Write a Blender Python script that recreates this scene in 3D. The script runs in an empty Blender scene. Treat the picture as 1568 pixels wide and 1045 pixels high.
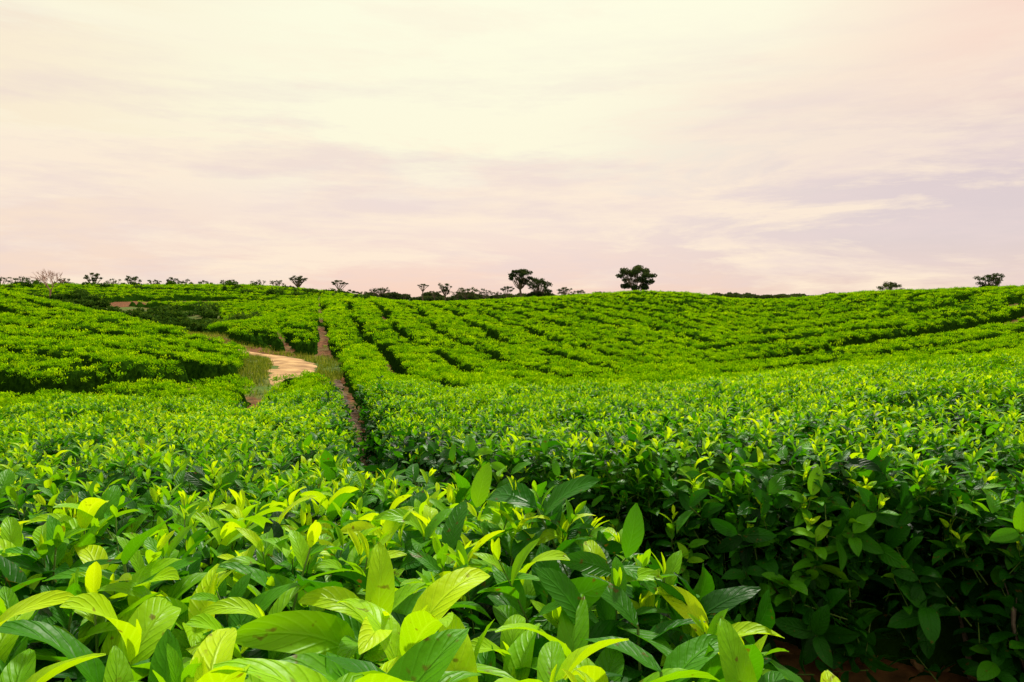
import bpy, math, random
import numpy as np
from mathutils import Vector
rng=np.random.default_rng(7); random.seed(7)
sc=bpy.context.scene
# ------------------------------------------------------------ helpers
def sstep(a,b,x):
    t=np.clip((x-a)/(b-a),0,1); return t*t*(3-2*t)
def vnoise(x,y,seed=0):
    xi=np.floor(x).astype(np.int64); yi=np.floor(y).astype(np.int64)
    xf=x-xi; yf=y-yi
    u=xf*xf*(3-2*xf); v=yf*yf*(3-2*yf)
    def h(a,b):
        n=(a*374761393+b*668265263+seed*974711)&0xffffffff
        n=((n^(n>>13))*1274126177)&0xffffffff
        return ((n^(n>>16))&0xffff)/65535.0
    return (h(xi,yi)*(1-u)+h(xi+1,yi)*u)*(1-v)+(h(xi,yi+1)*(1-u)+h(xi+1,yi+1)*u)*v
def fbm(x,y,seed=0): return vnoise(x,y,seed)*.55+vnoise(x*2.1+5,y*2.1+9,seed+1)*.3+vnoise(x*4.3+1,y*4.3+3,seed+2)*.15
def polydist(x,y,P):
    P=np.array(P,float); best=np.full(x.shape,1e9)
    for i in range(len(P)-1):
        ax,ay,aw=P[i]; bx,by,bw=P[i+1]; dx,dy=bx-ax,by-ay
        t=np.clip(((x-ax)*dx+(y-ay)*dy)/(dx*dx+dy*dy),0,1)
        best=np.minimum(best,np.hypot(x-ax-t*dx,y-ay-t*dy)-(aw+(bw-aw)*t))
    return best
# ------------------------------------------------------------ terrain
C=[(0,.8,.38),(.3,1.2,.34),(-.6,1.5,.36),(.8,1.6,.2),(0,2.5,.28),(-.7,3,.28),(.7,3,.33),(0,4,.16),(.6,4,.36),(-.6,5,.05),(0,6,.02),(.6,6,.3),(.3,6,.18),(-.25,6,-.05),
(-.23,9,-.25),(-.65,9,-.3),(.1,10,-.28),(.6,10,.08),(.35,10,-.08),(-.24,13,-.5),(-.6,12,-.62),(-.8,11,-.55),(-.42,12,-.66),(-.35,15,-.85),(.2,14,-.6),(.6,15,-.25),
(-.26,20,-.75),(-.36,20,-.62),(-.6,16,-.38),(0,20,-.9),(.3,20,-.95),(.5,20,-.9),(.7,20,-.55),
(-.27,30,-.45),(0,30,-.6),(.178,30,-.45),(.35,28,-.75),(.5,27,-.65),(.75,38,.2),(-.48,25,-.3),(-.4,25,-.55),(-.6,24,-.05),(-.75,30,.4),(-.33,28,-.5),(-.36,34,-.05),
(-.28,45,.3),(0,45,.25),(.178,42,.45),(.35,44,.15),(.6,44,.75),(-.75,44,1.5),(-.65,38,.75),(-.56,32,.3),(-.48,28,-.08),
(-.138,75,.33),(0,70,.72),(.11,65,1.05),(.178,60,1.5),(.255,60,1.4),(.35,62,.75),(.494,62,1.4),(.59,60,1.65),(.75,58,1.95),
(0,90,-1),(.178,80,-.8),(.35,80,-.8),(.6,80,-.5),(.75,78,-.2),(-.1,95,-.8),(-.28,60,.9),(-.28,75,.6),
(-.75,58,-.2),(-.62,50,-1.0),(-.52,42,-1.0),(-.45,60,-.1),(-.36,55,.0),(-.75,80,1.6),(-.6,80,1.5),(-.75,110,3.6),(-.55,110,3.2),(-.4,110,3.1),(-.3,105,2.2),(-.2,100,.8),(-.5,85,1.6),(-.35,85,1.2),
(1.2,10,.2),(-1.2,10,-.2),(1.2,50,1.5),(-1.2,50,1.8),(1.2,100,0),(-1.2,100,2.5)]
cx=np.array([c[0]*c[1] for c in C]); cy=np.array([c[1] for c in C],float); cz=np.array([c[2] for c in C])
def lp(x,y):
    r2=x*x+y*y
    return x/np.sqrt(r2+.5)*3.0, .5*np.log(r2+.8)
ca,cb=lp(cx,cy)
def ker(r2): return .5*r2*np.log(r2+1e-9)
n=len(C)
K=ker((ca[:,None]-ca)**2+(cb[:,None]-cb)**2)+np.eye(n)*.003
P_=np.stack([np.ones(n),ca,cb],1)
A=np.block([[K,P_],[P_.T,np.zeros((3,3))]])
W=np.linalg.solve(A,np.concatenate([cz,np.zeros(3)]))
def T(x,y):
    x=np.asarray(x,float); y=np.asarray(y,float); sh=x.shape; x=x.ravel(); y=y.ravel(); out=np.empty(x.shape)
    for s in range(0,len(x),100000):
        a,b=lp(x[s:s+100000],y[s:s+100000]); b=np.minimum(b,5.1)
        v=W[n]+W[n+1]*a+W[n+2]*b
        for i in range(n): v+=W[i]*ker((a-ca[i])**2+(b-cb[i])**2)
        out[s:s+100000]=v
    r=np.hypot(x,y); s=sstep(118,160,r)
    out=out*(1-s)+(-.3)*s
    return np.clip(out,-2.5,5).reshape(sh)
# gaps / paths (x, y, half width)
G1=[(5,-.4,.9),(3,.3,.9),(1.68,1.0,.9),(1.18,1.62,.78),(.68,2.12,.48),(.18,2.5,.30),(-.28,2.92,.20),(-.55,3.45,.14),(-.85,4.3,.12),(-1.3,6,.12),(-2.05,9,.15),(-3.15,13,.17),(-5.19,20,.15),(-8.18,30,0.0),(-12.6,45,-.03),(-17,60,-.04),(-22,78,-.06),(-31,110,-.1)]
G2=[(-30,6.5,.8),(-16,10.6,.85),(-9.6,12.4,.8),(-7.8,14.6,.6),(-7.1,17.3,.7)]
G3=[(-6.2,17,.15),(-5.0,13,.16),(-3.6,9,.1)]
ROAD=[(-6.1,17.8,.15),(-6.5,19.4,.38),(-6.9,21.4,.66),(-7.5,23.6,.68),(-8.6,25.4,.45),(-10.4,26.6,.35),(-12.8,28.2,.3),(-15.3,31.2,.3),(-18.8,37,.4),(-24,47,.5),(-34,60,.6),(-52,71,.7),(-88,80,.8)]
ROADG=[(a,b,c+(.75 if b<24 else .9 if b<29 else 1.6 if b<40 else 3.5 if b<50 else 7.0)) for a,b,c in ROAD]
G4=[(75,72,.7),(45,50,.8),(28.5,38,.75),(18.3,31,.65),(13.3,27,.52),(9.6,24,.3),(7.0,22,.05)]
G5=[(-90,92,1),(-48,94,1.5),(-30,90,1),(-26,96,.4)]
G6=[(-8.6,26.5,.05),(-9.8,29.5,.0),(-13,37,-.05)]
G7=[(-43,76,1.8),(-35,77,3.6),(-28,78,1.5)]
def edge(x,y):
    wob=(fbm(x*1.7,y*1.7,31)-.5)*.22*sstep(1.2,6,np.hypot(x,y))+(fbm(x*3,y*3,33)-.5)*.12
    e=polydist(x,y,G1)
    for g in (G2,G3,ROADG,G4,G5,G6,G7): e=np.minimum(e,polydist(x,y,g))
    return e+wob
def furrow(x,y):
    r=np.hypot(x,y)
    left=(x+.283*y)<-.3
    far=sstep(66,70,y+.05*x)
    wv=(fbm(x*.10,y*.10,5)-.5)*2.2+(fbm(x*.5,y*.5,8)-.5)*.35
    cA=(x*.962+.272*y+wv)/1.9
    cB=(.5*x+.866*y+wv*.8)/2.2
    cC=(-.6*x+.8*y+wv*1.6)/2.6
    cD=(.35*x+.93*y+wv*2.)/3.8
    rt=x/(y+1e-6)+(fbm(x*.15,y*.15,52)-.5)*.3>.32
    c=np.where(left,cB,np.where(rt,cC,cA)); c=np.where((far>.5)&left,cD,c)
    tri=np.abs(c-np.floor(c)-.5)*2
    f=sstep(.64,.80,tri+(fbm(x*1.1,y*1.1,71)-.5)*.14)
    brk=sstep(.28,.42,fbm(x*.35,y*.35,12))
    cc=(-.27*x+.962*y+(fbm(x*.3,y*.3,44)-.5)*3)/3.7
    cc=np.where(left,(.8*x-.6*y+wv)/4.2,cc)
    t2=np.abs(cc-np.floor(cc)-.5)*2
    f2=sstep(.84,.94,t2)*sstep(.5,.6,fbm(x*.25+8,y*.25,19))
    return np.maximum(f*(.2+.8*brk),f2*.85)*sstep(9,18,r)
def bh(x,y):
    r=np.hypot(x,y)
    h=.65+.24*np.exp(-(r/3.6)**2)
    return h+(fbm(x*.9,y*.9,3)-.5)*.2*sstep(2,5,r)+(fbm(x*2.6,y*2.6,4)-.5)*.16
def prof(t):
    t=np.clip(t,0,1); return np.sqrt(1-(1-t)**2)
def canopy(x,y):
    e=edge(x,y); f=furrow(x,y)
    return e, T(x,y), bh(x,y)*(.35+.65*prof(e/.3))*(1-.45*f), f
# ------------------------------------------------------------ mesh builder
def mk(name,verts,faces,mats=(),attrs=None,smooth=True,parent=None,link=True,uv=None,midx=None):
    me=bpy.data.meshes.new(name)
    verts=np.asarray(verts,np.float32)
    if isinstance(faces,np.ndarray):
        me.vertices.add(len(verts)); me.vertices.foreach_set('co',verts.ravel())
        k=faces.shape[1]; nf=len(faces)
        me.loops.add(nf*k); me.loops.foreach_set('vertex_index',faces.astype(np.int32).ravel())
        me.polygons.add(nf); me.polygons.foreach_set('loop_start',np.arange(0,nf*k,k,dtype=np.int32))
        me.update(calc_edges=True)
    else: me.from_pydata([tuple(v) for v in verts],[],faces)
    if smooth and len(me.polygons): me.polygons.foreach_set('use_smooth',np.ones(len(me.polygons),bool))
    for k,v in (attrs or {}).items():
        v=np.asarray(v,np.float32)
        if v.ndim==2:
            a=me.attributes.new(k,'FLOAT_VECTOR','POINT'); a.data.foreach_set('vector',v.ravel())
        elif k=='vid':
            a=me.attributes.new(k,'INT','POINT'); a.data.foreach_set('value',v.astype(np.int32))
        else:
            a=me.attributes.new(k,'FLOAT','POINT'); a.data.foreach_set('value',v)
    for m in mats: me.materials.append(m)
    if midx is not None: me.polygons.foreach_set('material_index',np.asarray(midx,np.int32))
    me.update(); me.validate()
    ob=bpy.data.objects.new(name,me)
    if link: sc.collection.objects.link(ob)
    if parent: ob.parent=parent
    return ob
# ------------------------------------------------------------ materials
def newmat(name):
    m=bpy.data.materials.new(name); m.use_nodes=True; nt=m.node_tree; nt.nodes.clear()
    return m,nt
def N(nt,t,**k):
    nd=nt.nodes.new(t)
    for a,b in k.items():
        if a.startswith('i_'): nd.inputs[a[2:].replace('_',' ')].default_value=b
        else: setattr(nd,a,b)
    return nd
def ramp(nt,stops):
    r=nt.nodes.new('ShaderNodeValToRGB'); el=r.color_ramp.elements
    while len(el)<len(stops): el.new(.5)
    for e,(p,c) in zip(el,stops): e.position=p; e.color=(*c,1)
    return r
def math_(nt,op,a,b=None,c=None):
    m=nt.nodes.new('ShaderNodeMath'); m.operation=op
    for i,v in enumerate((a,b,c)):
        if v is None: continue
        if isinstance(v,(int,float)): m.inputs[i].default_value=v
        else: nt.links.new(v,m.inputs[i])
    return m.outputs[0]
def leafmat(name,stops,trans=.4,veins=True,rough=.45,spec=.22):
    m,nt=newmat(name); L=nt.links
    out=N(nt,'ShaderNodeOutputMaterial')
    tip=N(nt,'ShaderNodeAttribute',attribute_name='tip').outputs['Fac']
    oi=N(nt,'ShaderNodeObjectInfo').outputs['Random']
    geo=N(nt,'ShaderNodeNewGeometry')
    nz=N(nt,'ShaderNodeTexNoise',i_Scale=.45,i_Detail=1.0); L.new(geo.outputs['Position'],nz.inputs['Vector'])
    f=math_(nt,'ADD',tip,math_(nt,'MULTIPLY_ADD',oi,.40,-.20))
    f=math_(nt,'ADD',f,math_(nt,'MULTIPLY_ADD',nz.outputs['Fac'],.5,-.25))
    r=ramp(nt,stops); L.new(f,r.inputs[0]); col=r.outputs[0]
    if veins:
        bs=N(nt,'ShaderNodeBsdfPrincipled',i_Roughness=rough); bs.inputs['Specular IOR Level'].default_value=spec
        uvx=N(nt,'ShaderNodeAttribute',attribute_name='luv').outputs['Vector']
        sx=N(nt,'ShaderNodeSeparateXYZ'); L.new(uvx,sx.inputs[0])
        av=math_(nt,'ABSOLUTE',sx.outputs['Y'])
        mid=math_(nt,'MAXIMUM',math_(nt,'MULTIPLY_ADD',av,-9.0,1.0),0.0)
        ph=math_(nt,'SUBTRACT',math_(nt,'MULTIPLY',sx.outputs['X'],52.0),math_(nt,'MULTIPLY',av,13.0))
        sv=math_(nt,'POWER',math_(nt,'MULTIPLY_ADD',math_(nt,'SINE',ph),.5,.5),6.0)
        vein=math_(nt,'MAXIMUM',mid,math_(nt,'MULTIPLY',sv,.4))
        mx=N(nt,'ShaderNodeMix',data_type='RGBA',blend_type='MIX')
        L.new(math_(nt,'MULTIPLY',vein,.35),mx.inputs[0]); L.new(col,mx.inputs[6])
        hs=N(nt,'ShaderNodeHueSaturation',i_Value=1.6,i_Saturation=.95); L.new(col,hs.inputs['Color']); L.new(hs.outputs[0],mx.inputs[7])
        col=mx.outputs[2]
        n2=N(nt,'ShaderNodeTexNoise',i_Scale=48.0,i_Detail=2.0); L.new(geo.outputs['Position'],n2.inputs['Vector'])
        sp=ramp(nt,[(.67,(0,0,0)),(.73,(1,1,1))]); L.new(n2.outputs['Fac'],sp.inputs[0])
        m3=N(nt,'ShaderNodeMix',data_type='RGBA'); L.new(math_(nt,'MULTIPLY',sp.outputs[0],.7),m3.inputs[0]); L.new(col,m3.inputs[6]); m3.inputs[7].default_value=(.14,.06,.01,1)
        col=m3.outputs[2]
        bp=N(nt,'ShaderNodeBump',i_Strength=.6,i_Distance=.004)
        L.new(math_(nt,'SUBTRACT',n2.outputs['Fac'],vein),bp.inputs['Height']); L.new(bp.outputs[0],bs.inputs['Normal'])
        L.new(col,bs.inputs['Base Color'])
    else:
        bs=N(nt,'ShaderNodeBsdfDiffuse'); L.new(col,bs.inputs['Color'])
    tc=N(nt,'ShaderNodeMix',data_type='RGBA',blend_type='MULTIPLY'); tc.inputs[0].default_value=1
    L.new(col,tc.inputs[6]); tc.inputs[7].default_value=(1.5,1.35,.5,1)
    tr=N(nt,'ShaderNodeBsdfTranslucent'); L.new(tc.outputs[2],tr.inputs['Color'])
    ms=N(nt,'ShaderNodeMixShader'); ms.inputs[0].default_value=trans
    L.new(bs.outputs[0],ms.inputs[1]); L.new(tr.outputs[0],ms.inputs[2]); L.new(ms.outputs[0],out.inputs[0])
    return m
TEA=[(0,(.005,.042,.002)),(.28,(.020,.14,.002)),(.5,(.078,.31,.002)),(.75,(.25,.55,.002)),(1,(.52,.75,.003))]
M_leaf=leafmat('tea_leaf',TEA,.42,rough=.40,spec=.13)
M_far=leafmat('tea_leaf_far',[(0,(.035,.145,.002)),(.3,(.10,.30,.002)),(.6,(.25,.49,.002)),(1,(.50,.71,.004))],veins=False)
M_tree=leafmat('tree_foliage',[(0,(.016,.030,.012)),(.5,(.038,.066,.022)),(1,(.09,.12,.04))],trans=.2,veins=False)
M_scrub=leafmat('scrub_foliage',[(0,(.012,.04,.006)),(.5,(.035,.09,.012)),(1,(.10,.18,.025))],trans=.25,veins=False)
M_grass=leafmat('grass_blade',[(0,(.05,.10,.01)),(.5,(.15,.22,.02)),(1,(.32,.36,.06))],trans=.3,veins=False)
def simplemat(name,c1,c2,scale,rough=.9,bump=.3,dist=.02,stops=(.35,.65),spec=.2):
    m,nt=newmat(name); L=nt.links
    out=N(nt,'ShaderNodeOutputMaterial'); bs=N(nt,'ShaderNodeBsdfPrincipled',i_Roughness=rough); bs.inputs['Specular IOR Level'].default_value=spec
    g=N(nt,'ShaderNodeNewGeometry'); nz=N(nt,'ShaderNodeTexNoise',i_Scale=scale,i_Detail=6.0); L.new(g.outputs['Position'],nz.inputs['Vector'])
    r=ramp(nt,[(stops[0],c1),(stops[1],c2)]); L.new(nz.outputs['Fac'],r.inputs[0]); L.new(r.outputs[0],bs.inputs['Base Color'])
    bp=N(nt,'ShaderNodeBump',i_Strength=bump,i_Distance=dist); L.new(nz.outputs['Fac'],bp.inputs['Height']); L.new(bp.outputs[0],bs.inputs['Normal'])
    L.new(bs.outputs[0],out.inputs[0]); return m
M_bark=simplemat('bark',(.06,.042,.03),(.20,.15,.11),25,bump=.6)
M_stem=simplemat('green_stem',(.08,.17,.02),(.14,.22,.04),30)
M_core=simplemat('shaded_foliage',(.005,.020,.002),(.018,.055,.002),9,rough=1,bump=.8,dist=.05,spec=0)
M_sand=simplemat('sandy_soil',(.24,.13,.05),(.56,.35,.15),1.6,bump=.6,dist=.05)
M_trail=simplemat('trodden_earth',(.05,.028,.014),(.16,.09,.045),3.0,bump=.6,dist=.03)
M_bare=simplemat('pinkish_twigs',(.30,.16,.11),(.46,.27,.20),5)
M_litter=simplemat('dry_leaf',(.10,.045,.015),(.30,.16,.06),12,bump=.2)
m,nt=newmat('soil_and_grass'); L=nt.links
out=N(nt,'ShaderNodeOutputMaterial'); bs=N(nt,'ShaderNodeBsdfPrincipled',i_Roughness=.95); bs.inputs['Specular IOR Level'].default_value=.1
g=N(nt,'ShaderNodeNewGeometry')
nz=N(nt,'ShaderNodeTexNoise',i_Scale=7.0,i_Detail=9.0); L.new(g.outputs['Position'],nz.inputs['Vector'])
n2=N(nt,'ShaderNodeTexNoise',i_Scale=.6,i_Detail=6.0); L.new(g.outputs['Position'],n2.inputs['Vector'])
r1=ramp(nt,[(.3,(.045,.02,.009)),(.7,(.26,.10,.035))]); L.new(nz.outputs['Fac'],r1.inputs[0])
r2=ramp(nt,[(.3,(.03,.08,.01)),(.7,(.12,.19,.025))]); L.new(nz.outputs['Fac'],r2.inputs[0])
ga=N(nt,'ShaderNodeAttribute',attribute_name='grass').outputs['Fac']
fac=math_(nt,'ADD',ga,math_(nt,'MULTIPLY_ADD',n2.outputs['Fac'],2.4,-1.2)); cl=N(nt,'ShaderNodeClamp'); L.new(fac,cl.inputs[0])
mx=N(nt,'ShaderNodeMix',data_type='RGBA'); L.new(cl.outputs[0],mx.inputs[0]); L.new(r1.outputs[0],mx.inputs[6]); L.new(r2.outputs[0],mx.inputs[7])
L.new(mx.outputs[2],bs.inputs['Base Color'])
bp=N(nt,'ShaderNodeBump',i_Strength=.8,i_Distance=.04); L.new(nz.outputs['Fac'],bp.inputs['Height']); L.new(bp.outputs[0],bs.inputs['Normal'])
L.new(bs.outputs[0],out.inputs[0]); M_ground=m
# ------------------------------------------------------------ ground sheet (polar)
def polar(rs,th,closed=False):
    R,TH=np.meshgrid(rs,th,indexing='ij'); X=R*np.sin(TH); Y=R*np.cos(TH)
    nr,ntn=len(rs),len(th)
    i=np.arange(nr-1)[:,None]; j=np.arange(ntn if closed else ntn-1)[None,:]; j2=(j+1)%ntn
    F=np.stack([i*ntn+j,i*ntn+j2,(i+1)*ntn+j2,(i+1)*ntn+j],-1).reshape(-1,4)[:,::-1]
    return X.ravel(),Y.ravel(),F
rs=np.concatenate([[.001],np.exp(np.linspace(math.log(.15),math.log(4000),430))])
th=np.concatenate([np.linspace(-math.pi,-1.1,60,endpoint=False),np.linspace(-1.1,1.1,520,endpoint=False),np.linspace(1.1,math.pi,60,endpoint=False)])
X,Y,F=polar(rs,th,True); Z=T(X,Y)
rr=np.hypot(X,Y)
Z=Z+(fbm(X*1.5,Y*1.5,70)-.5)*.05*(1-sstep(20,40,rr))
rd=polydist(X,Y,ROADG)
gr=np.where(rr>100,1.2,.15)
gr=np.where(rd<.3,.75,gr)
gr=np.where((rd<0)&(Y>26)&(Y<33),-.1,gr)
gr=np.where(polydist(X,Y,G7)<.6,-1.2,gr)
ground=mk('ground',np.stack([X,Y,Z],1),F,[M_ground],{'grass':gr})
# ------------------------------------------------------------ road ribbons
def ribbon(name,P,mat,lift,nz_amp,ycut=(0,999),cols=9):
    P=np.array([p for p in P if ycut[0]<=p[1]<=ycut[1]],float)
    pts=[]
    for i in range(len(P)-1):
        p0=P[max(i-1,0)];p1=P[i];p2=P[i+1];p3=P[min(i+2,len(P)-1)]
        m_=max(4,int(np.hypot(*(p2-p1)[:2])/.15))
        for k in range(m_):
            t=k/m_
            pts.append(.5*((2*p1)+(-p0+p2)*t+(2*p0-5*p1+4*p2-p3)*t*t+(-p0+3*p1-3*p2+p3)*t**3))
    pts=np.array(pts); d=np.gradient(pts[:,:2],axis=0); d/=np.linalg.norm(d,axis=1)[:,None]+1e-9
    nrm=np.stack([-d[:,1],d[:,0]],1)
    s=np.linspace(-1,1,cols)
    wl=pts[:,2]*(1+nz_amp*(fbm(pts[:,0]*1.3,pts[:,1]*1.3,90)-.5)*2); wr=pts[:,2]*(1+nz_amp*(fbm(pts[:,0]*1.3,pts[:,1]*1.3,95)-.5)*2)
    w=np.where(s[None,:]<0,wl[:,None],wr[:,None])*s[None,:]
    x=pts[:,0:1]+nrm[:,0:1]*w; y=pts[:,1:2]+nrm[:,1:2]*w
    z=T(x,y)+lift*(1-.9*np.abs(s[None,:])**3)+ (fbm(x*1.5,y*1.5,70)-.5)*.05*(1-sstep(20,40,np.hypot(x,y)))
    nr,c=x.shape; i=np.arange(nr-1)[:,None]; j=np.arange(c-1)[None,:]
    F=np.stack([i*c+j,i*c+j+1,(i+1)*c+j+1,(i+1)*c+j],-1).reshape(-1,4)
    return mk(name,np.stack([x.ravel(),y.ravel(),z.ravel()],1),F,[mat])
ribbon('dirt_road',[(a,b,c*(1 if b<26 else .6 if b<28 else .15)) for a,b,c in ROAD],M_sand,.05,.8,(0,29))
ribbon('footpath',[(a,b,max(c*.8,.02)) for a,b,c in G1],M_trail,.035,.7,(4,22),5)
# ------------------------------------------------------------ leaf meshes
class Acc:
    def __init__(s): s.v=[];s.f=[];s.tip=[];s.luv=[];s.m=[]
    def grid(s,Pt,tip,luv,mi=0):
        nr,c=Pt.shape[:2]; b=len(s.v); s.v+=list(Pt.reshape(-1,3)); s.tip+=list(np.broadcast_to(tip,(nr,c)).ravel()); s.luv+=list(luv.reshape(-1,3))
        for i in range(nr-1):
            for j in range(c-1): s.f.append((b+i*c+j,b+i*c+j+1,b+(i+1)*c+j+1,b+(i+1)*c+j)); s.m.append(mi)
    def leaf(s,base,L_,W_,yaw,pitch,droop,tip,seg=7,half=2,fold=.25,twist=0.,wave=.04,mi=0):
        t=np.linspace(0,1,seg+1); a=pitch+droop*t
        ds=L_/seg; r=np.concatenate([[0],np.cumsum(np.sin(a[:-1])*ds)]); z=np.concatenate([[0],np.cumsum(np.cos(a[:-1])*ds)])
        w=W_/2*np.maximum(4*t*(1-t),0)**.72*(1.12-.3*t)+.0012
        ss=np.linspace(-1,1,2*half+1)
        cy_,sy=math.cos(yaw),math.sin(yaw)
        rad=np.array([cy_,sy,0]); lat=np.array([-sy,cy_,0])
        up=np.stack([-np.cos(a)*cy_,-np.cos(a)*sy,np.sin(a)],1)
        ctr=np.array(base)+r[:,None]*rad+z[:,None]*np.array([0,0,1])
        tw=twist*t
        ph=random.random()*6
        Pt=np.zeros((seg+1,2*half+1,3))
        for j,q in enumerate(ss):
            off=w*q
            l=lat[None,:]*np.cos(tw)[:,None]+up*np.sin(tw)[:,None]; u=up*np.cos(tw)[:,None]-lat[None,:]*np.sin(tw)[:,None]
            h=abs(q)*w*fold+ (abs(q)>.9)*wave*W_*np.sin(t*11+ph+q)
            Pt[:,j]=ctr+l*off[:,None]+u*h[:,None]
        luv=np.zeros((seg+1,2*half+1,3)); luv[...,0]=t[:,None]; luv[...,1]=ss[None,:]
        s.grid(Pt,tip,luv,mi)
    def tube(s,p0,p1,r0,r1,mi=1,k=5,tip=.4,n=1):
        p0=np.array(p0,float);p1=np.array(p1,float);d=p1-p0;d/=np.linalg.norm(d)+1e-9
        a=np.cross(d,[.3,.9,.1]);a/=np.linalg.norm(a);b=np.cross(d,a)
        ang=np.linspace(0,2*math.pi,k+1)
        Pt=np.stack([p+ (np.cos(ang)[:,None]*a+np.sin(ang)[:,None]*b)*r for p,r in ((p0,r0),(p1,r1))])
        s.grid(Pt,tip,np.zeros((2,k+1,3)),mi)
    def obj(s,name,mats,link=False,parent=None):
        return mk(name,np.array(s.v),np.array(s.f),mats,{'tip':np.array(s.tip),'luv':np.array(s.luv)},midx=s.m,link=link,parent=parent)
R=random.uniform
def shoot(kind,i):
    a=Acc()
    if kind in 'YZ':
        br=.12 if kind=='Z' else 0
        H=R(.13,.2); lean=np.array([R(-.03,.03),R(-.03,.03)]); nl=random.choice([5,6,7]); yaw=R(0,6)
        P=lambda q: np.array([lean[0]*q*q,lean[1]*q*q,H*q])
        for k in range(3): a.tube(P(k/3),P((k+1)/3),.0024-.0003*k,.0021-.0003*k,k=4)
        for k in range(nl):
            q=.12+.88*k/(nl-1); yaw+=2.4+R(-.3,.3)
            top=k/(nl-1)
            Ln=(.135-.075*top**2)*R(.85,1.15)
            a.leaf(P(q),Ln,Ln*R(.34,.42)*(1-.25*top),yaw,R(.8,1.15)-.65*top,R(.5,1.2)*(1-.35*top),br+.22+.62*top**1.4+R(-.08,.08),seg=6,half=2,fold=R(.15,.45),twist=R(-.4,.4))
        a.leaf(P(1),.045,.009,yaw,.1,.2,.95,seg=4,half=1,fold=.8)
    elif kind=='B':
        H=R(.10,.16); yaw=R(0,6)
        for k in range(3): a.tube((0,0,H*k/3),(0,0,H*(k+1)/3),.0028-.0004*k,.0024-.0004*k)
        for k in range(5):
            yaw+=2.3+R(-.3,.3); q=.3+.7*k/4; Ln=R(.15,.215)*(1-.25*k/4)
            a.leaf((0,0,H*q),Ln,Ln*R(.25,.33),yaw,R(.6,.95)-.1*k,R(1.0,1.7),.34+.12*k+R(-.08,.08),seg=10,half=2,fold=R(.25,.5),twist=R(-.6,.6))
        a.leaf((0,0,H),.05,.01,yaw,.1,.3,1,seg=4,half=1,fold=.8)
    elif kind in 'MD':
        H=R(.10,.16); yaw=R(0,6); dk=kind=='D'
        a.tube((0,0,-.04),(0,0,H),.003,.002,k=4)
        for k in range(7):
            yaw+=2.4+R(-.4,.4); q=k/6; Ln=R(.10,.15)
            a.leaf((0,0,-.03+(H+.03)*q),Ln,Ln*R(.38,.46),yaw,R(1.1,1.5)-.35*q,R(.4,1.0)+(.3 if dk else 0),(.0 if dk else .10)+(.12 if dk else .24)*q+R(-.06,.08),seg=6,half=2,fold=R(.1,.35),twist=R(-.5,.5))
    elif kind=='F':
        for k in range(26):
            ang=R(0,6.28); rr_=R(0,.13); z=R(-.06,.06)-rr_*.3
            top=(z+.11)/.17; Ln=R(.05,.085)
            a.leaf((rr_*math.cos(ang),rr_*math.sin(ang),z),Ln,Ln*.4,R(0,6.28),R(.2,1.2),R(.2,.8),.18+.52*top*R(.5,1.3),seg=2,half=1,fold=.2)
    elif kind=='W':
        for b in range(5):
            p=np.array([R(-.05,.05),R(-.05,.05),-.05]); d=np.array([R(-.4,.4),R(-.4,.4),1.]); r=.02*R(.6,1.1)
            for k in range(5):
                q=p+d*.09*R(.8,1.2); a.tube(p,q,r,r*.82,mi=0)
                if k>1:
                    dd=d+np.array([R(-.6,.6),R(-.6,.6),R(-.1,.3)]); a.tube(q,q+dd*.09,r*.45,r*.2,mi=0)
                p=q; r*=.78; d=d+np.array([R(-.25,.25),R(-.25,.25),0])
    elif kind=='L':
        a.leaf((0,0,0),.1,.045,R(0,6),1.5,R(-.4,.5),.5,seg=4,half=1,fold=R(.1,.6),twist=R(-.6,.6))
    return a
def coll(name,spec,mats):
    c=bpy.data.collections.new(name)
    i=0
    for kind,cnt in spec:
        for k in range(cnt):
            o=shoot(kind,k).obj('%s_%02d'%(name,i),mats); c.objects.link(o); i+=1
    return c
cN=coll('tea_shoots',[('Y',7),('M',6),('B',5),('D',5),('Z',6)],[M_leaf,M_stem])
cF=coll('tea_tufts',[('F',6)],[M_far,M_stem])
cW=coll('tea_stems',[('W',4)],[M_bark])
cL=coll('dry_leaves',[('L',4)],[M_litter])
def scatter(name,pts,rot,scl,vid,col,parent=None):
    ob=mk(name,pts,[],[],{'rot':rot,'scl':scl,'vid':vid},parent=parent)
    ng=bpy.data.node_groups.new(name+'_gn','GeometryNodeTree')
    ng.interface.new_socket('Geometry',in_out='INPUT',socket_type='NodeSocketGeometry'); ng.interface.new_socket('Geometry',in_out='OUTPUT',socket_type='NodeSocketGeometry')
    gi=ng.nodes.new('NodeGroupInput'); go=ng.nodes.new('NodeGroupOutput')
    ci=ng.nodes.new('GeometryNodeCollectionInfo'); ci.inputs['Collection'].default_value=col; ci.inputs['Separate Children'].default_value=True; ci.inputs['Reset Children'].default_value=True
    ip=ng.nodes.new('GeometryNodeInstanceOnPoints'); ip.inputs['Pick Instance'].default_value=True
    def na(n_,t):
        a=ng.nodes.new('GeometryNodeInputNamedAttribute'); a.data_type=t; a.inputs['Name'].default_value=n_; return a.outputs['Attribute']
    l=ng.links
    l.new(gi.outputs[0],ip.inputs['Points']); l.new(ci.outputs[0],ip.inputs['Instance'])
    l.new(na('vid','INT'),ip.inputs['Instance Index']); l.new(na('rot','FLOAT_VECTOR'),ip.inputs['Rotation']); l.new(na('scl','FLOAT'),ip.inputs['Scale'])
    l.new(ip.outputs[0],go.inputs[0])
    md=ob.modifiers.new('scatter','NODES'); md.node_group=ng
    return ob
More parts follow.
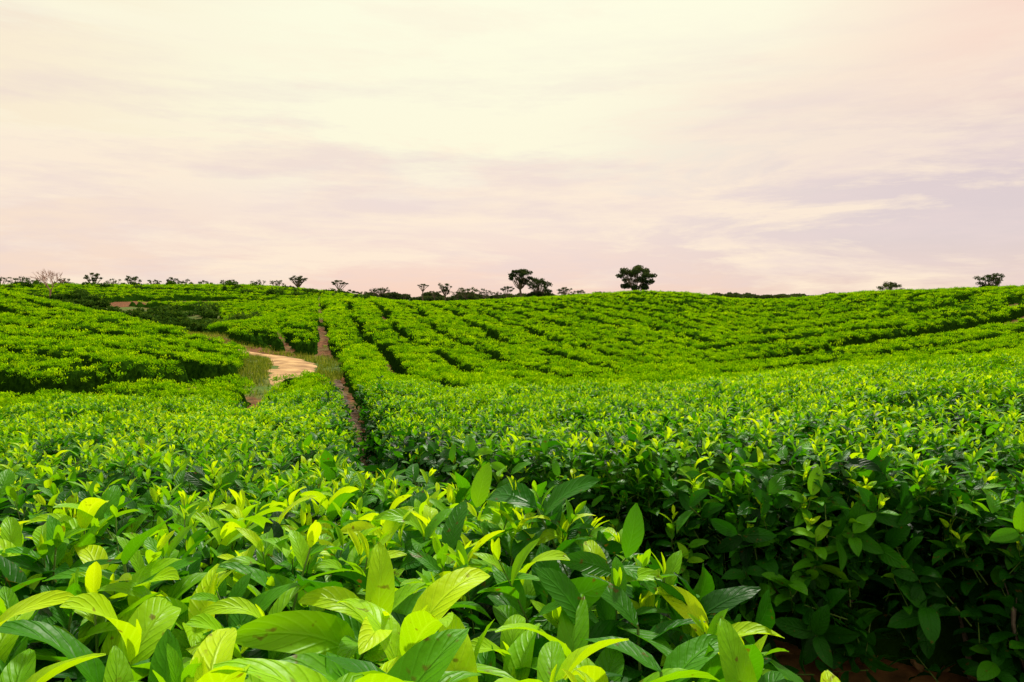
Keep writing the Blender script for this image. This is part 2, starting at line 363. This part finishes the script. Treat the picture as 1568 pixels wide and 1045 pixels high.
def samp(d0,d1,dens,tmax=.98):
    n_=int(tmax*(d1*d1-d0*d0)*dens); r=np.sqrt(rng.uniform(d0*d0,d1*d1,n_)); t=rng.uniform(-tmax,tmax,n_)
    return r*np.sin(t),r*np.cos(t),r
def U(a,b,n_): return rng.uniform(a,b,n_)
PN=[]
def add(x,y,z,tilt,s,vid):
    n_=len(x); PN.append(np.stack([x,y,z,rng.normal(0,tilt,n_),rng.normal(0,tilt,n_),U(0,6.283,n_),s,vid],1))
for d0,d1,dn in ((.3,3,120),(3,6,115),(6,12,95)):
    x,y,r=samp(d0,d1,dn); e,t,h,f=canopy(x,y); k=(e>.04)&(f<.6); x,y,r,e,t,h=[q[k] for q in (x,y,r,e,t,h)]
    n_=len(x); s=U(.7,1.2,n_)*np.clip(.55+.60*np.exp(-(r/1.7)**2),0,2)
    isb=(rng.random(n_)<np.where(r<1.7,.5,.10)); 
    isz=rng.random(n_)<sstep(1.8,5,r)*.95
    vid=np.where(isb,rng.integers(13,18,n_),np.where(isz,rng.integers(23,29,n_),rng.integers(0,7,n_)))
    z=t+h-.13*s-U(0,.09,n_)
    add(x,y,z,.24,s,vid)
for d0,d1,dn in ((.3,3,125),(3,6,45)):
    x,y,r=samp(d0,d1,dn); e,t,h,f=canopy(x,y); k=(e>.02)&(f<.6); x,y,r,e,t,h=[q[k] for q in (x,y,r,e,t,h)]
    n_=len(x); s=U(.8,1.2,n_)*np.clip(.7+.36*np.exp(-(r/2.2)**2),0,2)
    add(x,y,t+h-.16-U(0,.13,n_),.4,s,np.where(rng.random(n_)<.3,rng.integers(18,23,n_),rng.integers(7,13,n_)))
for d0,d1,dn in ((.5,4.5,380),(4.5,9,170),(9,14,80)):
    x,y,r=samp(d0,d1,dn); e=edge(x,y); k=(e>-.02)&(e<.34); x,y,r,e=[q[k] for q in (x,y,r,e)]
    t=T(x,y); h=bh(x,y); n_=len(x)
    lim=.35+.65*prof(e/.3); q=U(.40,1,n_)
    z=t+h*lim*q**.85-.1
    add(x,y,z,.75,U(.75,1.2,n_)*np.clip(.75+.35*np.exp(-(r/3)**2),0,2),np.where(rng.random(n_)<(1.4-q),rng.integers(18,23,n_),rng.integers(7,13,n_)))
A_=np.concatenate(PN)
A_=A_[np.sqrt(A_[:,0]**2+A_[:,1]**2+(A_[:,2]-1.6)**2)>.38]
yy=A_[:,1]; g=np.array(G1); gx=np.interp(yy,g[np.argsort(g[:,1]),1],g[np.argsort(g[:,1]),0])
right=A_[:,0]>gx
for nm,k in (('tea_hedge',~right),('tea_hedge',right)):
    B=A_[k]; scatter(nm,B[:,:3],B[:,3:6],B[:,6],B[:,7],cN)
PF=[]
for d0,d1,dn,sc_ in ((5,10,26,.72),(10,16,46,.8),(16,26,36,.95),(26,45,19,1.15),(45,80,9,1.5),(80,132,4,2.2)):
    x,y,r=samp(d0,d1,dn,.86); e,t,h,f=canopy(x,y); k=(e>.06*sc_)&(f<.24+.28*rng.random(len(x)))&(rng.random(len(x))<sstep(4.5,9,r)+.1); x,y,r,e,t,h=[q[k] for q in (x,y,r,e,t,h)]
    n_=len(x); s=sc_*U(.65,1.2,n_)
    PF.append(np.stack([x,y,t+h-.03-.05*s,rng.normal(0,.25,n_),rng.normal(0,.25,n_),U(0,6.28,n_),s,rng.integers(0,6,n_)],1))
B=np.concatenate(PF)
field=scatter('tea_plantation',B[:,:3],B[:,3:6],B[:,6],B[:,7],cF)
x,y,r=samp(.8,5,12); e=edge(x,y); k=(e>.06)&(e<.30); x,y=x[k],y[k]; n_=len(x)
scatter('tea_bush_stems',np.stack([x,y,T(x,y)],1),np.stack([U(-.1,.1,n_),U(-.1,.1,n_),U(0,6.28,n_)],1),U(.7,1.0,n_),rng.integers(0,4,n_),cW)
x,y,r=samp(.6,4.5,70); e=edge(x,y); k=(e<.1)&(fbm(x*3,y*3,61)>.5); x,y=x[k],y[k]; n_=len(x)
scatter('ground_weeds',np.stack([x,y,T(x,y)-.03],1),np.stack([U(-.6,.6,n_),U(-.6,.6,n_),U(0,6.28,n_)],1),U(.2,.42,n_),rng.integers(7,13,n_),cN)
x,y,r=samp(.6,6,60); e=edge(x,y); k=(e<.3); x,y=x[k],y[k]; n_=len(x)
scatter('leaf_litter',np.stack([x,y,T(x,y)+.015],1),np.stack([U(-.4,.4,n_),U(-.4,.4,n_),U(0,6.28,n_)],1),U(.5,1,n_),rng.integers(0,4,n_),cL)
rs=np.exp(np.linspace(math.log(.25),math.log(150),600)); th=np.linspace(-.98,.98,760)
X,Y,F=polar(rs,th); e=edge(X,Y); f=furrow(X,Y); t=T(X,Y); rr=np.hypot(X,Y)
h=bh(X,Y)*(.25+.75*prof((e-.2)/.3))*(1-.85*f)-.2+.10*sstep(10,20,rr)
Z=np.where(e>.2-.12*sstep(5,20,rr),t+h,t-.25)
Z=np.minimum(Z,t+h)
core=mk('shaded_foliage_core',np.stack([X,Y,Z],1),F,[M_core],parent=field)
# ------------------------------------------------------------ trees
def quads(Cn,size,tipv,normal_up=.5):
    n_=len(Cn); a=rng.normal(size=(n_,3)); a/=np.linalg.norm(a,axis=1)[:,None]; b=rng.normal(size=(n_,3)); b-=a*(a*b).sum(1)[:,None]; b/=np.linalg.norm(b,axis=1)[:,None]
    s=size*rng.uniform(.5,1.3,n_)[:,None]
    V=np.stack([Cn-a*s,Cn+b*s*.55,Cn+a*s,Cn-b*s*.55],1).reshape(-1,3)
    return V,np.arange(n_*4).reshape(-1,4),np.repeat(tipv,4)
def tree(name,x,y,top,width,ch,n_leaf,mat=M_tree,umb=.6,trunk_r=None,leaf=None):
    zb=float(T(np.array([x]),np.array([y]))[0]); H=top-zb
    a=Acc(); tr=trunk_r or .035*H
    cb_=H-ch
    q=np.array([R(-.05,.05)*H,R(-.03,.03)*H,max(cb_*.75,H*.25)]); p=np.array([0,0,-.3])
    mid=(p+q)/2+np.array([R(-.03,.03)*H,0,0]); a.tube(p,mid,tr*1.25,tr,mi=1,k=7); a.tube(mid,q,tr,tr*.8,mi=1,k=7)
    nc=int(R(16,22)) if width>6 else int(R(9,12)) if width>3 else 7
    CN=[]
    for i in range(nc):
        ang=i*2.4+R(-.5,.5); rad=width*.5*math.sqrt((i+.4)/nc)*R(.7,.92)
        zt=cb_+ch*(.80-.45*(rad/(width*.5))**2*umb*1.3)+R(-.22,.12)*ch
        c=np.array([rad*math.cos(ang)+q[0],rad*math.sin(ang)+q[1],zt]); CN.append(c)
        m1=q+(c-q)*.5+np.array([0,0,-.06*ch+R(-.04,.04)*H]); a.tube(q,m1,tr*.5,tr*.3,mi=1); a.tube(m1,c,tr*.3,tr*.1,mi=1)
        for k in range(2):
            c2=c+np.array([R(-1,1)*width*.13,R(-1,1)*width*.13,R(-.1,.2)*ch]); a.tube(m1,c2,tr*.2,tr*.06,mi=1,k=4)
    for i in range(int(nc*(1-umb)*1.3)):
        ang=R(0,6.28); rad=width*.5*R(.3,.9); CN.append(np.array([rad*math.cos(ang)+q[0],rad*math.sin(ang),cb_+ch*R(.08,.45)]))
    CN=np.array(CN); per=n_leaf//len(CN); Cc=[]
    for c in CN:
        g_=rng.normal(size=(per,3)); g_/=np.linalg.norm(g_,axis=1)[:,None]; g_*=rng.random((per,1))**.6
        w_=width*R(.08,.14); hgt=ch*R(.08,.15)
        Cc.append(c+g_*np.array([w_,w_,hgt]))
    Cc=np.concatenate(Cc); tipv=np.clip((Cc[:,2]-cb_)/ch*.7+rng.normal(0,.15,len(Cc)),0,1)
    V,Fq,tv=quads(Cc,leaf or max(.16,width*.025),tipv)
    tv_=np.array(a.v); tf=np.array(a.f); nb=len(tv_)
    verts=np.concatenate([tv_,V]); faces=np.concatenate([tf,Fq+nb]); tips=np.concatenate([a.tip,tv])
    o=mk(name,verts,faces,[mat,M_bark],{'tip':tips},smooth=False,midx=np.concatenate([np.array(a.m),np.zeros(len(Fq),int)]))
    o.location=(x,y,zb); return o
def place(name,col,toprow,w,ch,d,nl,**k):
    u=(col-784)/1045; s=d/1045
    tree(name,u*d,d,1.7+(455-toprow)*s,w*s,ch*s,nl,**k)
for col,tr_,w,ch,d,nl,um in [(798,411,50,26,190,3600,.75),(828,425,46,34,185,3600,.2),(975,407,66,38,190,5600,.35),(1357,431,40,22,170,2400,.4),(1518,418,44,26,170,2800,.4),
 (648,434,20,8,230,600,.95),(682,433,25,18,210,1300,.3),(715,440,38,23,200,2200,.1),(742,442,26,15,240,900,.4),(775,437,27,12,220,1000,.8),
 (863,439,28,14,230,1100,.5),(887,443,26,14,235,1000,.4),(917,444,20,11,215,700,.3),(458,422,33,12,200,1200,.9),(518,429,30,10,205,1000,.9),
 (582,440,36,19,200,1600,.2),(603,447,24,13,150,1000,.1),(540,444,30,14,150,1100,.1),(205,423,30,18,170,1200,.1),(143,418,30,15,175,1100,.6),
 (265,424,20,18,200,800,.3),(280,427,26,16,200,800,.2),(425,428,28,16,200,800,.3),(395,429,28,15,200,700,.2),(30,423,28,18,200,900,.2),(55,425,24,16,220,700,.3),(5,423,28,18,200,900,.2),(100,426,22,14,220,600,.3),(350,428,30,15,180,800,.1),(665,445,20,10,230,400,.3),(560,446,20,11,220,500,.3),(620,450,20,9,220,400,.3),(176,427,24,14,210,600,.2),(240,427,22,14,210,600,.2),(315,428,24,14,210,600,.2),(760,446,22,10,240,500,.3),(700,445,22,12,240,500,.3)]:
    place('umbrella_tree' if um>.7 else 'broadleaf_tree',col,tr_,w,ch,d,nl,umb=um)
def bare(name,x,y,H):
    zb=float(T(np.array([x]),np.array([y]))[0]); a=Acc()
    def br(p,d,l,r,dep):
        q=p+d*l; a.tube(p,q,r,r*.6,mi=0,k=4)
        if dep==0: return
        for i in range(3 if dep<5 else 4):
            dd=d+np.array([R(-.9,.9),R(-.9,.9),R(-.1,.35)]); dd/=np.linalg.norm(dd); br(q-d*l*R(0,.35),dd,l*R(.6,.85),max(r*.55,.014),dep-1)
    br(np.array([0,0,-.2]),np.array([.03,0,1.]),H*.27,.11,5)
    o=a.obj(name,[M_bare],link=True); o.location=(x,y,zb)
bare('bare_tree',-.675*78,78,5.2)
def scrubmass(name,specs,mat,leaf=.16):
    Cc=[];tv=[]
    for x,y,w,h in specs:
        z=float(T(np.array([x]),np.array([y]))[0])
        n_=int(90+260*w*h*.4)
        for k in range(4):
            g_=rng.normal(size=(n_//4,3)); g_/=np.linalg.norm(g_,axis=1)[:,None]; g_*=rng.random((n_//4,1))**.4
            c=np.array([x+R(-.35,.35)*w,y+R(-.35,.35)*w,z+h*R(.3,.62)])
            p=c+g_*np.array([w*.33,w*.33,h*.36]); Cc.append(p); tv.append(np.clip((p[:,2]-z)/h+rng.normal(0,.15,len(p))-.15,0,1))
    Cc=np.concatenate(Cc); V,Fq,t_=quads(Cc,leaf,np.concatenate(tv)); return mk(name,V,Fq,[mat],{'tip':t_},smooth=False)
sp=[]
for i in range(330):
    t_=R(0,1); x=-20-64*t_; y=np.interp(-x,[15,19,24,34,52,88],[31,37,47,60,71,80]); x+=R(-4,4); y+=R(-5.5,8); sp.append((x,y,R(.8,2.6),R(.4,1.2)))
for col,row,d,w,h in [(350,436,105,2.6,1.4),(480,448,98,1.8,1.2),(422,452,88,2.2,1.6),(120,450,80,2.5,1.3),(275,480,52,1.8,1.1),(310,462,70,2,1.2),(232,470,60,2,1),(440,440,108,2,1.2),(318,436,112,1.6,1)]:
    sp.append(((col-784)/1045*d,d,w,h))
for i in range(90): 
    d=R(88,116); sp.append((R(-.8,-.2)*d,d,R(.8,2.4),R(.5,1.4)))
sp=[q for q in sp if polydist(np.array([q[0]]),np.array([q[1]]),G7)[0]>.5 and not (-42<q[0]<-28 and 66<q[1]<78)]
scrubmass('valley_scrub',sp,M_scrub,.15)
sp=[]
for i in range(300):
    d=R(260,420); sp.append((R(-1.1,1.1)*d,d,R(5,12),R(1.5,4.2)))
scrubmass('distant_treeline',sp,M_tree,.8)
n_=26000; t_=rng.uniform(0,1,n_); PR=np.array(ROAD); idx=t_*8
x=np.interp(idx,np.arange(len(PR)),PR[:,0])+U(-2.2,2.2,n_); y=np.interp(idx,np.arange(len(PR)),PR[:,1])+U(-2.2,2.2,n_)
k=(polydist(x,y,ROAD)>.05)&(polydist(x,y,ROADG)<.35)&(fbm(x*1.2,y*1.2,77)>.4); x,y=x[k],y[k]; n_=len(x); z=T(x,y)
a_=U(0,6.28,n_); hh=U(.06,.2,n_); w_=.012
V=np.stack([np.stack([x-w_*np.cos(a_),y-w_*np.sin(a_),z-.02],1),np.stack([x+w_*np.cos(a_),y+w_*np.sin(a_),z-.02],1),np.stack([x+hh*.4*np.sin(a_),y+hh*.4*np.cos(a_),z+hh],1)],1).reshape(-1,3)
mk('roadside_grass',V,np.arange(n_*3).reshape(-1,3),[M_grass],{'tip':np.repeat(U(0,1,n_),3)},smooth=False)
# ------------------------------------------------------------ light
EL,AZ=math.radians(45),math.radians(10)
sd=bpy.data.lights.new('sun','SUN'); sd.energy=4.9; sd.angle=math.radians(5); sd.color=(1,.94,.80)
so=bpy.data.objects.new('sun',sd); sc.collection.objects.link(so)
dirv=Vector((math.sin(AZ)*math.cos(EL),math.cos(AZ)*math.cos(EL),math.sin(EL)))
so.rotation_euler=(-dirv).to_track_quat('-Z','Y').to_euler(); so.location=dirv*50
w=bpy.data.worlds.new('World'); sc.world=w; w.use_nodes=True; nt=w.node_tree; nt.nodes.clear(); L=nt.links
out=N(nt,'ShaderNodeOutputWorld'); bg=N(nt,'ShaderNodeBackground'); bg.inputs['Strength'].default_value=.1
sky=N(nt,'ShaderNodeTexSky',sky_type='NISHITA',sun_disc=False,sun_elevation=EL,sun_rotation=AZ)
tc=N(nt,'ShaderNodeTexCoord'); sx=N(nt,'ShaderNodeSeparateXYZ'); L.new(tc.outputs['Generated'],sx.inputs[0])
z=sx.outputs['Z']; x=sx.outputs['X']
def S(r,g,b):
    f=lambda c:((c/255+.055)/1.055)**2.4; return (f(r),f(g),f(b))
base=ramp(nt,[(0,S(248,211,191)),(.06,S(244,218,206)),(.13,S(249,231,215)),(.20,S(254,248,218)),(.4,S(255,254,225)),(1,S(236,234,224))]); L.new(z,base.inputs[0])
mp=N(nt,'ShaderNodeMapping'); mp.inputs['Scale'].default_value=(1.2,1.2,7.0); mp.inputs['Rotation'].default_value=(0,math.radians(-3),0); L.new(tc.outputs['Generated'],mp.inputs[0])
nz=N(nt,'ShaderNodeTexNoise',i_Scale=2.0,i_Detail=10.0,i_Roughness=.64,i_Distortion=.35); L.new(mp.outputs[0],nz.inputs['Vector'])
cr=ramp(nt,[(.46,(0,0,0)),(.56,(1,1,1))]); L.new(nz.outputs['Fac'],cr.inputs[0])
def mix(f,a,b):
    q=N(nt,'ShaderNodeMix',data_type='RGBA')
    for s_,v in ((0,f),(6,a),(7,b)):
        if isinstance(v,tuple): q.inputs[s_].default_value=(*v,1)
        elif isinstance(v,(int,float)): q.inputs[s_].default_value=v
        else: L.new(v,q.inputs[s_])
    return q.outputs[2]
def mr(v,a,b,c=0,d=1):
    q=N(nt,'ShaderNodeMapRange',interpolation_type='SMOOTHSTEP'); L.new(v,q.inputs[0]); q.inputs[1].default_value=a; q.inputs[2].default_value=b; q.inputs[3].default_value=c; q.inputs[4].default_value=d; return q.outputs[0]
xr=math_(nt,'ADD',x,math_(nt,'MULTIPLY_ADD',nz.outputs['Fac'],.4,-.2))
rightf=math_(nt,'MULTIPLY',mr(xr,-.05,.55),mr(z,.42,.12,0,1))
side=ramp(nt,[(0,S(236,209,196)),(.08,S(221,205,206)),(.2,S(224,204,205)),(.3,S(246,209,196)),(.5,S(245,225,215))]); L.new(z,side.inputs[0])
c1=mix(rightf,base.outputs[0],side.outputs[0])
pinkr=math_(nt,'MULTIPLY',mr(x,.3,.65),mr(z,.14,.36)); c1=mix(math_(nt,'MULTIPLY',pinkr,.85),c1,S(249,205,192))
pinkl=math_(nt,'MULTIPLY',mr(x,-.25,-.62),math_(nt,'SUBTRACT',1.0,cr.outputs[0])); c1=mix(math_(nt,'MULTIPLY',pinkl,.55),c1,S(250,224,198))
band=math_(nt,'MULTIPLY',cr.outputs[0],mr(z,.34,.1,.25,.9)); c2=mix(band,c1,S(254,234,211))
mp2=N(nt,'ShaderNodeMapping'); mp2.inputs['Scale'].default_value=(1.5,1.5,10); mp2.inputs['Location'].default_value=(3,1,5); L.new(tc.outputs['Generated'],mp2.inputs[0])
nzb=N(nt,'ShaderNodeTexNoise',i_Scale=2.2,i_Detail=10.0,i_Roughness=.66); L.new(mp2.outputs[0],nzb.inputs['Vector'])
wr=ramp(nt,[(.47,(0,0,0)),(.64,(1,1,1))]); L.new(nzb.outputs['Fac'],wr.inputs[0])
c2=mix(math_(nt,'MULTIPLY',wr.outputs[0],mr(z,.40,.14,.05,.6)),c2,S(233,212,209))
sc10=N(nt,'ShaderNodeVectorMath',operation='SCALE'); L.new(c2,sc10.inputs[0]); sc10.inputs['Scale'].default_value=10.2
fin=mix(.94,sky.outputs[0],sc10.outputs[0]); L.new(fin,bg.inputs['Color']); L.new(bg.outputs[0],out.inputs[0])
# ------------------------------------------------------------ camera
cd=bpy.data.cameras.new('camera'); cd.lens=24; cd.sensor_width=36; cd.clip_start=.05; cd.clip_end=9000
co=bpy.data.objects.new('camera',cd); sc.collection.objects.link(co); co.location=(0,0,1.7); co.rotation_euler=(math.radians(90-3.7),0,0); sc.camera=co
sc.view_settings.view_transform='Standard'; sc.view_settings.look='None'; sc.view_settings.exposure=0
